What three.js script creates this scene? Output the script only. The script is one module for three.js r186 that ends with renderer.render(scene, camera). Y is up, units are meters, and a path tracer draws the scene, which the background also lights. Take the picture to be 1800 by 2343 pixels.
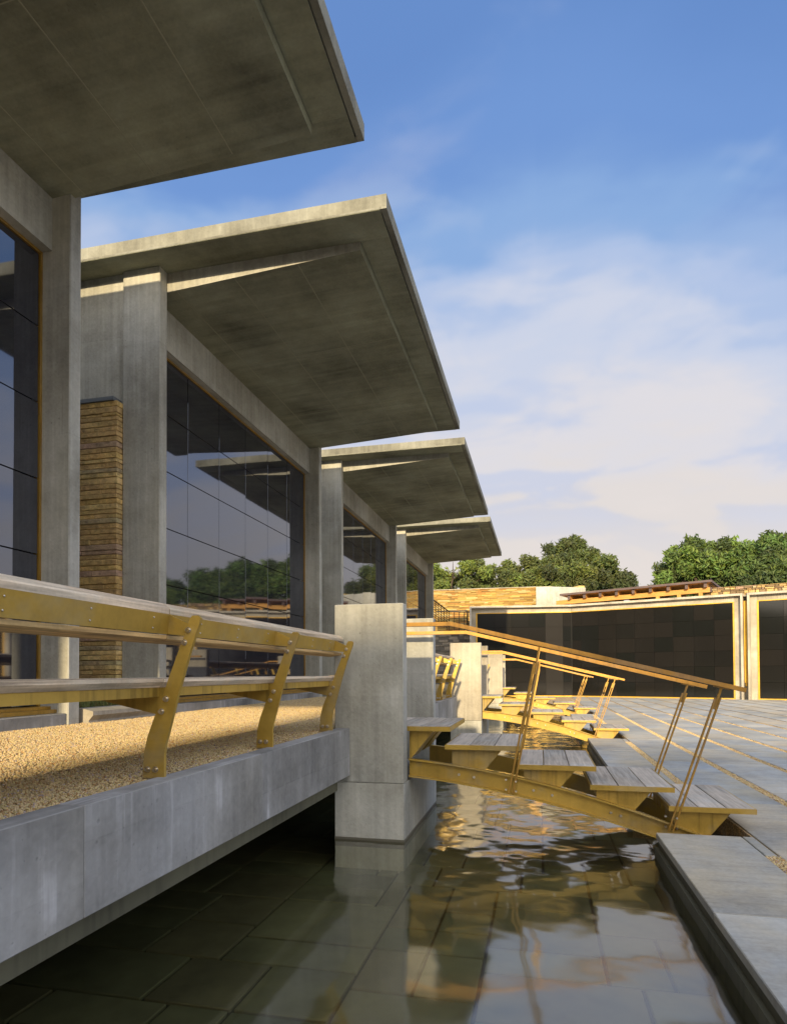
import * as THREE from 'three';
import { mergeGeometries } from 'three/addons/utils/BufferGeometryUtils.js';

// ───────────────────────────── camera, sky, sun, exposure ─────────────────────────────
// y = 0 is the height of the lens; Z below always means metres along the facade, away from the viewer (three's -z).
const scene = new THREE.Scene();
const camera = new THREE.PerspectiveCamera(92.72, 1800 / 3027.8, 0.05, 2000);
camera.setViewOffset(1800, 3027.8, 0, 0, 1800, 2343);      // rising front of a view camera
{
  const yaw = 0.22818, pitch = 0.018667, roll = 0.004928;
  const L = new THREE.Vector3(Math.cos(yaw), 0, -Math.sin(yaw));
  const D = new THREE.Vector3(-Math.sin(yaw), 0, -Math.cos(yaw)), Y = new THREE.Vector3(0, 1, 0);
  const U = Y.clone().multiplyScalar(Math.cos(pitch)).addScaledVector(D, -Math.sin(pitch));
  const F = D.clone().multiplyScalar(Math.cos(pitch)).addScaledVector(Y, Math.sin(pitch));
  const R = L.clone().multiplyScalar(Math.cos(roll)).addScaledVector(U, -Math.sin(roll));
  const V = L.clone().multiplyScalar(Math.sin(roll)).addScaledVector(U, Math.cos(roll));
  camera.quaternion.setFromRotationMatrix(new THREE.Matrix4().makeBasis(R, V, F.clone().negate()));
  camera.updateMatrixWorld();
}
const EXPOSURE = 1.45;
const renderer = new THREE.WebGLRenderer();
renderer.toneMapping = THREE.LinearToneMapping;
renderer.toneMappingExposure = EXPOSURE;
renderer.shadowMap.enabled = true;

// sun: low, warm, behind the viewer, almost exactly along the facade
const SUN = new THREE.Vector3(0.0134, 0.300, 1).normalize();
const sun = new THREE.DirectionalLight(new THREE.Color().setRGB(1.0, 0.79, 0.47), 4.5);
sun.position.copy(SUN).multiplyScalar(80);
sun.castShadow = true; sun.shadow.radius = 2.2;
Object.assign(sun.shadow.camera, { left: -40, right: 40, top: 40, bottom: -40, near: 1, far: 200 });
scene.add(sun, sun.target);

// ───────────────────────────── random numbers and noise ─────────────────────────────
function rng(seed) { let a = seed >>> 0; return () => { a = (a + 0x6D2B79F5) | 0; let t = Math.imul(a ^ (a >>> 15), 1 | a); t = (t + Math.imul(t ^ (t >>> 7), 61 | t)) ^ t; return ((t ^ (t >>> 14)) >>> 0) / 4294967296; }; }
const lerp = (a, b, t) => a + (b - a) * t, clamp = (x, a = 0, b = 1) => Math.min(b, Math.max(a, x));
const smooth = (a, b, x) => { const t = clamp((x - a) / (b - a)); return t * t * (3 - 2 * t); };
// tileable value noise on an N x M grid, fx by fy cells, several octaves
function tileNoise(N, fx, fy, octaves, seed, gain = 0.5) {
  const out = new Float32Array(N * N); let amp = 1, sum = 0;
  for (let o = 0; o < octaves; o++) {
    const r = rng(seed * 131 + o * 17 + 3), cx = Math.min(N, fx << o), cy = Math.min(N, fy << o), g = new Float32Array(cx * cy);
    for (let i = 0; i < g.length; i++) g[i] = r() * 2 - 1;
    for (let y = 0; y < N; y++) {
      const v = y / N * cy, y0 = Math.floor(v), ty = v - y0, sy = ty * ty * (3 - 2 * ty), a = (y0 % cy) * cx, b = ((y0 + 1) % cy) * cx;
      for (let x = 0; x < N; x++) {
        const u = x / N * cx, x0 = Math.floor(u), tx = u - x0, sx = tx * tx * (3 - 2 * tx), i = x0 % cx, j = (x0 + 1) % cx;
        out[y * N + x] += amp * lerp(lerp(g[a + i], g[a + j], sx), lerp(g[b + i], g[b + j], sx), sy);
      }
    }
    sum += amp; amp *= gain;
  }
  let m = 0, q = 0; for (const v of out) { m += v; q += v * v; } m /= out.length; q = Math.sqrt(q / out.length - m * m);
  for (let i = 0; i < out.length; i++) out[i] = clamp((out[i] - m) / (q * 2.6), -1, 1);
  return out;
}
function texture(N, pixel, metres, srgb = true) {
  const d = new Uint8Array(N * N * 4);
  for (let i = 0; i < N * N; i++) { const c = pixel(i); for (let k = 0; k < 3; k++) d[i * 4 + k] = clamp(Array.isArray(c) ? c[k] : c) * 255; d[i * 4 + 3] = 255; }
  const t = new THREE.DataTexture(d, N, N);
  t.wrapS = t.wrapT = THREE.RepeatWrapping; t.magFilter = THREE.LinearFilter; t.minFilter = THREE.LinearMipmapLinearFilter; t.generateMipmaps = true;
  t.repeat.set(1 / metres, 1 / metres); if (srgb) t.colorSpace = THREE.SRGBColorSpace; t.needsUpdate = true;
  return t;
}
const toS = (x) => (x <= 0.0031308 ? 12.92 * x : 1.055 * Math.pow(x, 1 / 2.4) - 0.055);
const lin = (r, g, b, k = 1) => [toS(clamp(r * k)), toS(clamp(g * k)), toS(clamp(b * k))];

// ───────────────────────────── sky (computed: blue overhead, thin bright haze and wisps of cloud lower down) ─────────────────────────────
{
  const W = 2048, H = 1024, data = new Float32Array(W * H * 4);
  const P = 256, perm = new Float32Array(P * P); { const r = rng(77); for (let i = 0; i < perm.length; i++) perm[i] = r(); }
  const vn = (x, y) => { const x0 = Math.floor(x), y0 = Math.floor(y), fx = x - x0, fy = y - y0, sx = fx * fx * (3 - 2 * fx), sy = fy * fy * (3 - 2 * fy); const q = (i, j) => perm[((j % P + P) % P) * P + ((i % P + P) % P)]; return lerp(lerp(q(x0, y0), q(x0 + 1, y0), sx), lerp(q(x0, y0 + 1), q(x0 + 1, y0 + 1), sx), sy); };
  const fbm = (x, y, o = 5) => { let a = 0.5, s = 0, t = 0; for (let i = 0; i < o; i++) { s += a * vn(x, y); t += a; x = x * 2.03 + 17.1; y = y * 2.03 + 9.7; a *= 0.52; } return s / t; };
  const stops = [[-90, .30, .27, .23], [-3, .45, .40, .36], [0, .78, .71, .67], [6, .80, .735, .70], [12, .77, .72, .70], [18, .735, .72, .765], [24, .60, .655, .80], [29, .43, .545, .785], [34, .262, .425, .735], [39, .170, .318, .665], [46, .138, .272, .600], [62, .110, .225, .520], [90, .095, .200, .480]];
  const ramp = (e) => { let k = 0; while (k < stops.length - 2 && e > stops[k + 1][0]) k++; const a = stops[k], b = stops[k + 1], t = smooth(0, 1, clamp((e - a[0]) / (b[0] - a[0]))); return [1, 2, 3].map((i) => lerp(a[i], b[i], t)); };
  const d = new THREE.Vector3(), DEG = 180 / Math.PI;
  for (let j = 0; j < H; j++) for (let i = 0; i < W; i++) {
    const e = ((j + 0.5) / H - 0.5) * Math.PI, th = ((i + 0.5) / W - 0.5) * 2 * Math.PI;
    d.set(Math.cos(e) * Math.cos(th), Math.sin(e), Math.cos(e) * Math.sin(th));
    const az = Math.atan2(d.x, -d.z);                                   // 0 along the facade, positive to the right
    const el = e * DEG, p = 1 / (0.22 + Math.max(0, d.y));              // cloud layer seen in perspective
    const x = d.x * p * 3.1, y = d.z * p * 3.1;
    const wx = fbm(x * 0.8 + 5, y * 0.8, 3), wy = fbm(x * 0.8 + 31, y * 0.8 + 11, 3);
    const c1 = fbm(x * 0.9 + wx * 1.6 + 3.2, y * 1.5 + wy * 1.6 + 8.4, 6), c2 = fbm(x * 2.3 + wy * 2 + 50, y * 4.2 + wx * 2 + 20, 5);
    // the haze reaches higher to the left of the view than to the right, and its upper edge is uneven
    const lift = -5.5 * Math.sin(az + 0.05) * (az < 0 ? smooth(34, 22, el) : 1) + 4.5 * Math.exp(-(((az - 0.08) / 0.24) ** 2)) - 1.5 + (12 * (c1 - 0.5) + 6 * (c2 - 0.5)) * lerp(0.25, 1, smooth(42, 30, el));
    const fade = smooth(3, 14, el) * (1 - smooth(48, 75, el));
    let c = ramp(el - lift * fade);
    const wisp = smooth(0.5, 0.72, c1 * 0.55 + c2 * 0.45) * smooth(4, 16, el) * (1 - smooth(40, 60, el));
    c = c.map((v, k) => lerp(v, [0.80, 0.76, 0.775][k], 0.14 * wisp));
    const gap = smooth(0.5, 0.36, c1) * smooth(8, 16, el) * (1 - smooth(26, 36, el));
    c = c.map((v, k) => lerp(v, [0.50, 0.585, 0.80][k], 0.5 * gap));
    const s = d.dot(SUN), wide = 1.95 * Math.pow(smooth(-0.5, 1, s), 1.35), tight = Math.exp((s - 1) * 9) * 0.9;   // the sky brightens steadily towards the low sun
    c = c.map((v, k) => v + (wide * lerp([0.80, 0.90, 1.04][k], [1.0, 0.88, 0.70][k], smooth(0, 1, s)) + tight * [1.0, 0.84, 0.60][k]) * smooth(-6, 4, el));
    const o = (j * W + i) * 4; data[o] = c[0] / EXPOSURE; data[o + 1] = c[1] / EXPOSURE; data[o + 2] = c[2] / EXPOSURE; data[o + 3] = 1;
  }
  const sky = new THREE.DataTexture(data, W, H, THREE.RGBAFormat, THREE.FloatType);
  sky.mapping = THREE.EquirectangularReflectionMapping; sky.magFilter = THREE.LinearFilter; sky.needsUpdate = true;
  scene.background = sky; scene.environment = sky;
}

// ───────────────────────────── geometry helpers ─────────────────────────────
const V3 = (x, y, z) => new THREE.Vector3(x, y, z);
function fromTris(pos) { const g = new THREE.BufferGeometry(); g.setAttribute('position', new THREE.Float32BufferAttribute(pos, 3)); g.computeVertexNormals(); return g; }
// uv in metres from the position, face by face; grain: the axis that u follows
function uvs(g, grain, ou = 0, ov = 0) {
  if (g.index) g = g.toNonIndexed();
  const p = g.attributes.position, n = p.count, uv = new Float32Array(n * 2), a = V3(), b = V3(), c = V3();
  for (let i = 0; i < n; i += 3) {
    a.fromBufferAttribute(p, i); b.fromBufferAttribute(p, i + 1).sub(a); c.fromBufferAttribute(p, i + 2).sub(a); b.cross(c);
    const ax = Math.abs(b.x), ay = Math.abs(b.y), az = Math.abs(b.z);
    let k = ay >= ax && ay >= az ? 'y' : ax >= az ? 'x' : 'z', us, vs;
    if (grain) { const o = ['x', 'y', 'z'].filter((q) => q !== k && q !== grain); us = k === grain ? o[0] : grain; vs = k === grain ? o[1] : o[0]; }
    else { us = k === 'x' ? 'z' : 'x'; vs = k === 'y' ? 'z' : 'y'; }
    for (let j = i; j < i + 3; j++) { const q = { x: p.getX(j), y: p.getY(j), z: p.getZ(j) }; uv[j * 2] = q[us] + ou; uv[j * 2 + 1] = q[vs] + ov; }
  }
  g.setAttribute('uv', new THREE.BufferAttribute(uv, 2));
  return g;
}
// box from X x Y x Z (Z forward), edges chamfered by c
function bx(x0, x1, y0, y1, Z0, Z1, c = 0) {
  const g = cbox(x1 - x0, y1 - y0, Z1 - Z0, c); g.translate((x0 + x1) / 2, (y0 + y1) / 2, -(Z0 + Z1) / 2); return g;
}
function cbox(w, h, l, c = 0) {
  c = Math.min(c, w * 0.3, h * 0.3, l * 0.3);
  const X = w / 2, Y = h / 2, Z = l / 2;
  if (!(c > 0)) { const g = new THREE.BoxGeometry(w, h, l).toNonIndexed(); g.deleteAttribute('uv'); return g; }
  const pos = [], q = (a, b, d, e) => { const n = V3().subVectors(b, a).cross(V3().subVectors(d, a)); if (n.dot(V3().add(a).add(b).add(d)) < 0) [b, e] = [e, b]; for (const v of [a, b, d, a, d, e]) pos.push(v.x, v.y, v.z); };
  const t = (a, b, d) => { const n = V3().subVectors(b, a).cross(V3().subVectors(d, a)); if (n.dot(V3().add(a).add(b).add(d)) < 0) [b, d] = [d, b]; for (const v of [a, b, d]) pos.push(v.x, v.y, v.z); };
  const f = (k, s) => { const m = []; for (const [u, v] of [[-1, -1], [1, -1], [1, 1], [-1, 1]]) m.push(k === 0 ? V3(s * X, u * (Y - c), v * (Z - c)) : k === 1 ? V3(u * (X - c), s * Y, v * (Z - c)) : V3(u * (X - c), v * (Y - c), s * Z)); q(...m); };
  for (const s of [-1, 1]) { f(0, s); f(1, s); f(2, s); }
  for (const s of [-1, 1]) for (const r of [-1, 1]) {
    q(V3(s * X, r * (Y - c), -(Z - c)), V3(s * X, r * (Y - c), Z - c), V3(s * (X - c), r * Y, Z - c), V3(s * (X - c), r * Y, -(Z - c)));
    q(V3(s * X, -(Y - c), r * (Z - c)), V3(s * X, Y - c, r * (Z - c)), V3(s * (X - c), Y - c, r * Z), V3(s * (X - c), -(Y - c), r * Z));
    q(V3(-(X - c), s * Y, r * (Z - c)), V3(X - c, s * Y, r * (Z - c)), V3(X - c, s * (Y - c), r * Z), V3(-(X - c), s * (Y - c), r * Z));
    for (const w2 of [-1, 1]) t(V3(s * X, r * (Y - c), w2 * (Z - c)), V3(s * (X - c), r * Y, w2 * (Z - c)), V3(s * (X - c), r * (Y - c), w2 * Z));
  }
  return fromTris(pos);
}
// polygon in X-Y (list of [x, y]) run from Z0 to Z1
function prism(pts, Z0, Z1) {
  const P = pts.map(([x, y]) => new THREE.Vector2(x, y)); if (THREE.ShapeUtils.isClockWise(P)) P.reverse();
  const pos = [], n = P.length;
  for (const [a, b, c] of THREE.ShapeUtils.triangulateShape(P, [])) {
    for (const i of [a, b, c]) pos.push(P[i].x, P[i].y, -Z0);
    for (const i of [a, c, b]) pos.push(P[i].x, P[i].y, -Z1);
  }
  for (let i = 0; i < n; i++) { const a = P[i], b = P[(i + 1) % n]; pos.push(a.x, a.y, -Z0, a.x, a.y, -Z1, b.x, b.y, -Z1, a.x, a.y, -Z0, b.x, b.y, -Z1, b.x, b.y, -Z0); }
  return fromTris(pos);
}
// square bar between two points
function bar(a, b, w, h) {
  const d = V3().subVectors(b, a), g = cbox(w, h, d.length(), Math.min(w, h) * 0.12);
  const q = new THREE.Matrix4().lookAt(a, b, Math.abs(d.clone().normalize().y) > 0.98 ? V3(0, 0, 1) : V3(0, 1, 0));
  g.applyMatrix4(q); g.translate((a.x + b.x) / 2, (a.y + b.y) / 2, (a.z + b.z) / 2); return g;
}
const clean = (g) => { g = g.index ? g.toNonIndexed() : g; for (const k of Object.keys(g.attributes)) if (!['position', 'normal', 'uv', 'color'].includes(k)) g.deleteAttribute(k); return g; };

// ───────────────────────────── things and parts ─────────────────────────────
const taken = {};
const numbered = (name) => { const n = taken[name] = (taken[name] ?? -1) + 1; return n ? `${name}_${String(n).padStart(3, '0')}` : name; };
function thing(name, label, category, [x, y, Z], group) {
  const o = new THREE.Group(); o.name = numbered(name); o.position.set(x, y, -Z); o.userData = { label, category }; if (group) o.userData.group = group; scene.add(o); return o;
}
const rootOf = (o) => { while (o.parent && o.parent !== scene) o = o.parent; return o; };
let seq = 1;
// a mesh built in world coordinates, hung under its thing or part
function part(name, geos, mat, parent, o = {}) {
  let list = (Array.isArray(geos) ? geos : [geos]).map((g) => { const s = rng(seq++ * 7919); return clean(o.rawuv ? g : uvs(g, o.grain, o.fixed ? 0 : s() * 9, o.fixed ? 0 : s() * 9)); });
  if (list.some((g) => !g.attributes.color) && list.some((g) => g.attributes.color)) list.forEach((g) => g.deleteAttribute('color'));
  const g = list.length > 1 ? mergeGeometries(list) : list[0];
  const m = new THREE.Mesh(g, mat); m.name = name; m.castShadow = m.receiveShadow = true;
  const root = rootOf(parent), base = root.isGroup ? root.position : V3();
  g.translate(-base.x, -base.y, -base.z);
  if (o.kind) m.userData.kind = o.kind; if (o.label) m.userData.label = o.label;
  parent.add(m); return m;
}
function struct(name, geos, mat, o = {}) { const m = part(numbered(name), geos, mat, scene, o); m.userData.kind = 'structure'; return m; }
function copies(name, geo, mat, mats, colors, parent, stuff = true) {
  const m = new THREE.InstancedMesh(geo, mat, mats.length); m.name = name;
  mats.forEach((q, i) => { m.setMatrixAt(i, q); if (colors) m.setColorAt(i, colors[i]); });
  m.castShadow = m.receiveShadow = true; if (stuff) m.userData.kind = 'stuff'; (parent || scene).add(m); return m;
}

// ───────────────────────────── materials ─────────────────────────────
const std = (o) => new THREE.MeshStandardMaterial(o), rgb = (r, g, b) => new THREE.Color().setRGB(r, g, b);
const N = 1024;
const nCloud = tileNoise(N, 3, 3, 7, 11, 0.55), nCloud2 = tileNoise(N, 4, 4, 6, 12, 0.6), nFine = tileNoise(N, 128, 128, 3, 13, 0.6), nMid = tileNoise(N, 20, 20, 4, 14), nDrip = tileNoise(N, 48, 2, 5, 15, 0.55), nDrip2 = tileNoise(N, 90, 3, 3, 16, 0.5), nBoard = tileNoise(N, 3, 40, 4, 17, 0.55), nGrain = tileNoise(N, 4, 90, 4, 18, 0.6);
const pores = new Float32Array(N * N);
{ const r = rng(5); for (let k = 0; k < 420; k++) { const x = r() * N, y = r() * N, R = 0.8 + r() * r() * r() * 3.2; for (let j = -6; j <= 6; j++) for (let i = -6; i <= 6; i++) { const q = Math.hypot(i, j * 0.8) / R; if (q < 1.4) { const o = ((Math.floor(y + j) + N) % N) * N + (Math.floor(x + i) + N) % N; pores[o] = Math.max(pores[o], 1.2 - q * 0.85); } } } }
const concreteBump = texture(N, (i) => 0.5 + 0.12 * nFine[i] + 0.16 * nMid[i] - 0.35 * clamp(pores[i]), 2.4, false);
const pour = (i) => { const y = (i / N) | 0, x = i % N, q = y + 5 * nCloud2[x]; return Math.max(0, 1 - Math.abs(q - 236) / 2.2) * clamp(0.6 + nMid[x * 3 % N]) + 0.8 * Math.max(0, 1 - Math.abs(q - 771) / 1.8) * clamp(0.5 + nMid[x * 5 % N]) + (y > 236 && y < 771 ? 0.35 : 0); };
const concrete = (base, kCloud, kDrip, kBoard, kPore, kS = 1) => std({ roughness: 0.86, bumpMap: concreteBump, bumpScale: 0.004, map: texture(N, (i) => {
  const w = clamp(nDrip[i] * 1.7 - 0.45) * smooth(-0.15, 0.45, nCloud2[i]) * kDrip, k = 1 + kCloud * (nCloud[i] * 0.9 + nCloud2[i] * 0.6) + 0.07 * nMid[i] + 0.08 * nFine[i] + kS * (0.10 * nDrip[i] + 0.09 * nDrip2[i]) - kS * 0.16 * pour(i) + 0.55 * w - 0.22 * kDrip * clamp(nDrip2[i]) * smooth(0.2, -0.4, nCloud[i]) + kBoard * nBoard[i] - kPore * clamp(pores[i]) * 0.34;
  return lin(base[0], base[1] * (1 + 0.02 * nCloud2[i]), base[2] * (1 + 0.07 * nCloud2[i] + 0.04 * w), Math.max(0.25, k));
}, 2.4) });
const M = {
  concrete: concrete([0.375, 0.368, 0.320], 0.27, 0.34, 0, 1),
  edge: concrete([0.245, 0.238, 0.222], 0.42, 1.3, 0, 0.8),
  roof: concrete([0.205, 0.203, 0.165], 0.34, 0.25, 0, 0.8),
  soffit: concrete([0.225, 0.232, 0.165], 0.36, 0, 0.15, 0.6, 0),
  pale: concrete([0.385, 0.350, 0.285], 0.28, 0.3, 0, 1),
  seam: std({ color: rgb(0.285, 0.285, 0.205), roughness: 0.9 }),
  stain: std({ color: rgb(0.115, 0.105, 0.075), roughness: 0.6 }),
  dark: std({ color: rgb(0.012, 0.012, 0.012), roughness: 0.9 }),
};
const steelMap = (a) => texture(512, (i) => { const x = i % 512, y = (i / 512) | 0, o = (y * 2) * N + x * 2; const k = 1 + 0.17 * nCloud[o] + 0.10 * nMid[o] + 0.05 * nFine[o] - a * clamp(nDrip[o] * 1.6 - 0.15), s = clamp(nCloud2[o] * 2 - 0.25); return lin(0.430 * (1 - 0.12 * s), 0.280 * (1 - 0.02 * s), 0.050 * (1 + 1.0 * s), k); }, 1.3);
const steelRough = texture(512, (i) => { const x = i % 512, y = (i / 512) | 0, o = (y * 2) * N + x * 2; return 0.5 + 0.14 * nMid[o] + 0.12 * nCloud2[o]; }, 1.3, false);
M.steel = std({ map: steelMap(0.06), roughness: 1.0, roughnessMap: steelRough, metalness: 0.35 });
M.steelStained = std({ map: steelMap(0.28), roughness: 1.0, roughnessMap: steelRough, metalness: 0.3 });
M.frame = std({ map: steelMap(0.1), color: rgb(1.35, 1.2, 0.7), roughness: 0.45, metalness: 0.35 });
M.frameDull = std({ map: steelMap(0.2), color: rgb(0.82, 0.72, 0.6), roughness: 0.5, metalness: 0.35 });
M.bronze = std({ map: steelMap(0.2), color: rgb(0.98, 0.78, 0.80), roughness: 0.5, metalness: 0.4 });
M.post = std({ map: steelMap(0.2), color: rgb(0.90, 0.78, 0.85), roughness: 0.42, metalness: 0.5 });
M.bolt = std({ color: rgb(0.62, 0.58, 0.52), roughness: 0.28, metalness: 1 });
const woodBump = texture(N, (i) => 0.5 + 0.35 * nGrain[i], 1.2, false);
const wood = (r, g, b, k) => std({ roughness: 0.82, bumpMap: woodBump, bumpScale: 0.002, map: texture(N, (i) => { const q = nGrain[i], s = clamp(nCloud2[i] * 2); return lin(r * (1 - 0.06 * s), g, b * (1 + 0.06 * s), 1 + k * q + 0.16 * nCloud[i] + 0.08 * nFine[i]); }, 1.2) });
M.tread = [wood(0.425, 0.370, 0.300, 0.26), wood(0.475, 0.415, 0.340, 0.24), wood(0.375, 0.325, 0.262, 0.30)];
M.benchWood = [wood(0.60, 0.475, 0.335, 0.4), wood(0.54, 0.42, 0.285, 0.45)];
M.benchUnder = wood(0.52, 0.33, 0.13, 0.45);
M.timber = wood(0.52, 0.27, 0.07, 0.35); M.timberDark = wood(0.105, 0.072, 0.070, 0.3);
M.slate = [[0.350, 0.336, 0.296], [0.382, 0.362, 0.308], [0.312, 0.308, 0.276], [0.386, 0.352, 0.284]].map(([r, g, b], q) => std({ roughness: 0.72, bumpMap: concreteBump, bumpScale: 0.0015, map: texture(512, (i) => { const x = i % 512, y = (i / 512) | 0, o = ((y * 2 + q * 190) % N) * N + (x * 2 + q * 310) % N; return lin(r * (1 + 0.13 * nCloud2[o]), g * (1 + 0.03 * nCloud2[o]), b * (1 - 0.14 * nCloud2[o]), 1 + 0.22 * nCloud[o] + 0.10 * nMid[o] + 0.09 * nFine[o] - 0.10 * clamp(nGrain[o] * 1.5)); }, 1.9) }));
M.poolStone = [[0.160, 0.160, 0.098], [0.182, 0.178, 0.110], [0.140, 0.148, 0.092], [0.176, 0.160, 0.100]].map(([r, g, b], q) => std({ roughness: 0.8, map: texture(512, (i) => { const x = i % 512, y = (i / 512) | 0, o = ((y * 2 + q * 90) % N) * N + (x * 2 + q * 210) % N; return lin(r, g, b, 1 + 0.35 * nCloud[o] + 0.15 * nMid[o]); }, 1.7) }));
M.poolJoint = std({ color: rgb(0.014, 0.016, 0.010), roughness: 0.9 });
M.poolWall = std({ map: texture(512, (i) => { const x = i % 512, y = (i / 512) | 0, o = (y * 2) * N + x * 2; return lin(0.105, 0.100, 0.062, 1 + 0.3 * nCloud[o] - 0.3 * clamp(nDrip[o])); }, 1.5), roughness: 0.7 });
const gravelPx = (r, g, b) => texture(N, (i) => { const q = nFine[i], s = nMid[i]; return lin(r * (1 + 0.1 * s), g, b * (1 - 0.2 * s), 1 + 0.75 * q + 0.12 * nCloud[i]); }, 1.1);
const gravelBump = texture(N, (i) => 0.5 + 0.5 * nFine[i], 1.1, false);
M.gravel = std({ map: gravelPx(0.52, 0.385, 0.19), bumpMap: gravelBump, bumpScale: 0.012, roughness: 0.95 });
M.gravelStrip = std({ map: gravelPx(0.46, 0.33, 0.18), bumpMap: gravelBump, bumpScale: 0.012, roughness: 0.95 });
M.pebble = std({ color: rgb(1, 1, 1), roughness: 0.8 });
M.glass = new THREE.MeshPhysicalMaterial({ color: rgb(0.0150, 0.0155, 0.0240), roughness: 0.035, metalness: 0, ior: 2.6, specularColor: rgb(0.80, 0.86, 1.0) });
M.panel = [[0.0098, 0.0096, 0.0088], [0.0125, 0.0114, 0.0102], [0.0082, 0.0088, 0.0080], [0.0112, 0.0104, 0.0094], [0.024, 0.022, 0.020]].map(([r, g, b]) => new THREE.MeshPhysicalMaterial({ color: rgb(r, g, b), roughness: 0.10, ior: 1.5 }));  // the last, lighter colour paints a brighter reflection
const stone = (r, g, b) => std({ roughness: 0.92, bumpMap: concreteBump, bumpScale: 0.016, map: texture(256, (i) => { const x = i % 256, y = (i / 256) | 0, o = (y * 4) * N + x * 4; return lin(r, g * (1 + 0.06 * nCloud2[o]), b, 1 + 0.35 * nMid[o] + 0.25 * nCloud[o] + 0.2 * nFine[o]); }, 0.7) });
M.stones = [stone(0.52, 0.345, 0.125), stone(0.48, 0.325, 0.130), stone(0.55, 0.395, 0.165), stone(0.44, 0.295, 0.120), stone(0.38, 0.255, 0.165), stone(0.46, 0.405, 0.320), stone(0.40, 0.315, 0.170), stone(0.20, 0.135, 0.07)];
M.mortar = std({ color: rgb(0.060, 0.043, 0.024), roughness: 1 });
M.yellowStone = std({ vertexColors: true, roughness: 0.95, bumpMap: concreteBump, bumpScale: 0.02 });
M.flashing = std({ color: rgb(0.20, 0.22, 0.24), roughness: 0.5, metalness: 0.6 });
M.iron = std({ color: rgb(0.03, 0.025, 0.02), roughness: 0.5, metalness: 0.5 });
M.ground = std({ color: rgb(0.06, 0.075, 0.03), roughness: 1 });
M.bark = std({ color: rgb(0.06, 0.045, 0.03), roughness: 1 });
M.water = new THREE.MeshPhysicalMaterial({ color: rgb(0.70, 0.70, 0.56), roughness: 0.085, metalness: 0, transmission: 1, thickness: 0, ior: 2.6 });

// ───────────────────────────── heights ─────────────────────────────
const DECK = -0.40, WATER = -1.214, PLAZA = -1.053, BED = -1.42, PERIOD = 6.1496;

// ───────────────────────────── ground, pool, plaza ─────────────────────────────
struct('ground', new THREE.PlaneGeometry(900, 900).rotateX(-Math.PI / 2).translate(0, -1.9, 0), M.ground);

// pool bed of flagstones
const bed = struct('pool_floor', bx(-4.3, 1.32, -1.75, BED - 0.018, -9, 20), M.poolJoint);
{
  const u = 0.1435, r = rng(41), nx = Math.floor(5.6 / u), x0 = -4.3, Zs = 1.32, nz = Math.floor(14.2 / u), used = new Uint8Array(nx * nz), stones = [];
  for (let j = 0; j < nz; j++) for (let i = 0; i < nx; i++) {
    if (used[j * nx + i]) continue;
    let w = [2, 3, 4, 4, 5][(r() * 5) | 0], h = [2, 2, 2, 3, 3, 4][(r() * 6) | 0], a = 0;
    while (a < w && i + a < nx && !used[j * nx + i + a]) a++; w = a; h = Math.min(h, nz - j);
    if (i + w < nx && nx - i - w === 1) w++;
    for (let q = 0; q < h; q++) for (let s = 0; s < w; s++) used[(j + q) * nx + i + s] = 1;
    stones.push([x0 + i * u, x0 + (i + w) * u, Zs + j * u, Zs + (j + h) * u]);
  }
  for (const [a, b, c, d] of stones) part('flagstone', bx(a + 0.009, b - 0.009, BED - 0.03, BED - r() * 0.003, c + 0.010, d - 0.010, 0.004), M.poolStone[(r() * 4) | 0], bed);
  struct('pool_floor', bx(-4.3, 1.32, -1.75, BED - 0.02, -20, -9.01), M.poolJoint);
}
// water with real ripples: calm by the walkway, livelier in the open
{
  const r = rng(9), waves = [];
  for (let k = 0; k < 44; k++) { const L = 0.075 * Math.pow(9, r()), a = r() * Math.PI * 2; waves.push([Math.cos(a) * 6.283 / L, Math.sin(a) * 6.283 / L, r() * 6.283, 0.0052 * L / 6.283 * (L > 0.5 ? 1.25 : 0.8)]); }
  const X0 = -4.28, X1 = 1.31, Z0 = -8, Z1 = 19.9, nx = 200, nz = 1150, pos = [], nor = [], idx = [];
  for (let j = 0; j <= nz; j++) for (let i = 0; i <= nx; i++) {
    const x = lerp(X0, X1, i / nx), Z = lerp(Z0, Z1, Math.pow(j / nz, 1.0));
    const calm = lerp(0.35, 1, smooth(-1.9, -0.2, x)) * lerp(0.34, 1.55, smooth(2.7, 4.4, Z)); let h = 0, gx = 0, gz = 0;
    for (const [kx, kz, p, a] of waves) { const t = kx * x + kz * Z + p; h += a * Math.sin(t); gx += a * kx * Math.cos(t); gz += a * kz * Math.cos(t); }
    pos.push(x, WATER + h * calm, -Z); const n = V3(-gx * calm, 1, gz * calm).normalize(); nor.push(n.x, n.y, n.z);
  }
  for (let j = 0; j < nz; j++) for (let i = 0; i < nx; i++) { const a = j * (nx + 1) + i, b = a + 1, c = a + nx + 1, d = c + 1; idx.push(a, b, d, a, d, c); }
  const g = new THREE.BufferGeometry(); g.setAttribute('position', new THREE.Float32BufferAttribute(pos, 3)); g.setAttribute('normal', new THREE.Float32BufferAttribute(nor, 3)); g.setIndex(idx);
  const w = new THREE.Mesh(g, M.water); w.name = 'water'; w.userData.kind = 'structure'; w.receiveShadow = true; scene.add(w);
}
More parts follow.
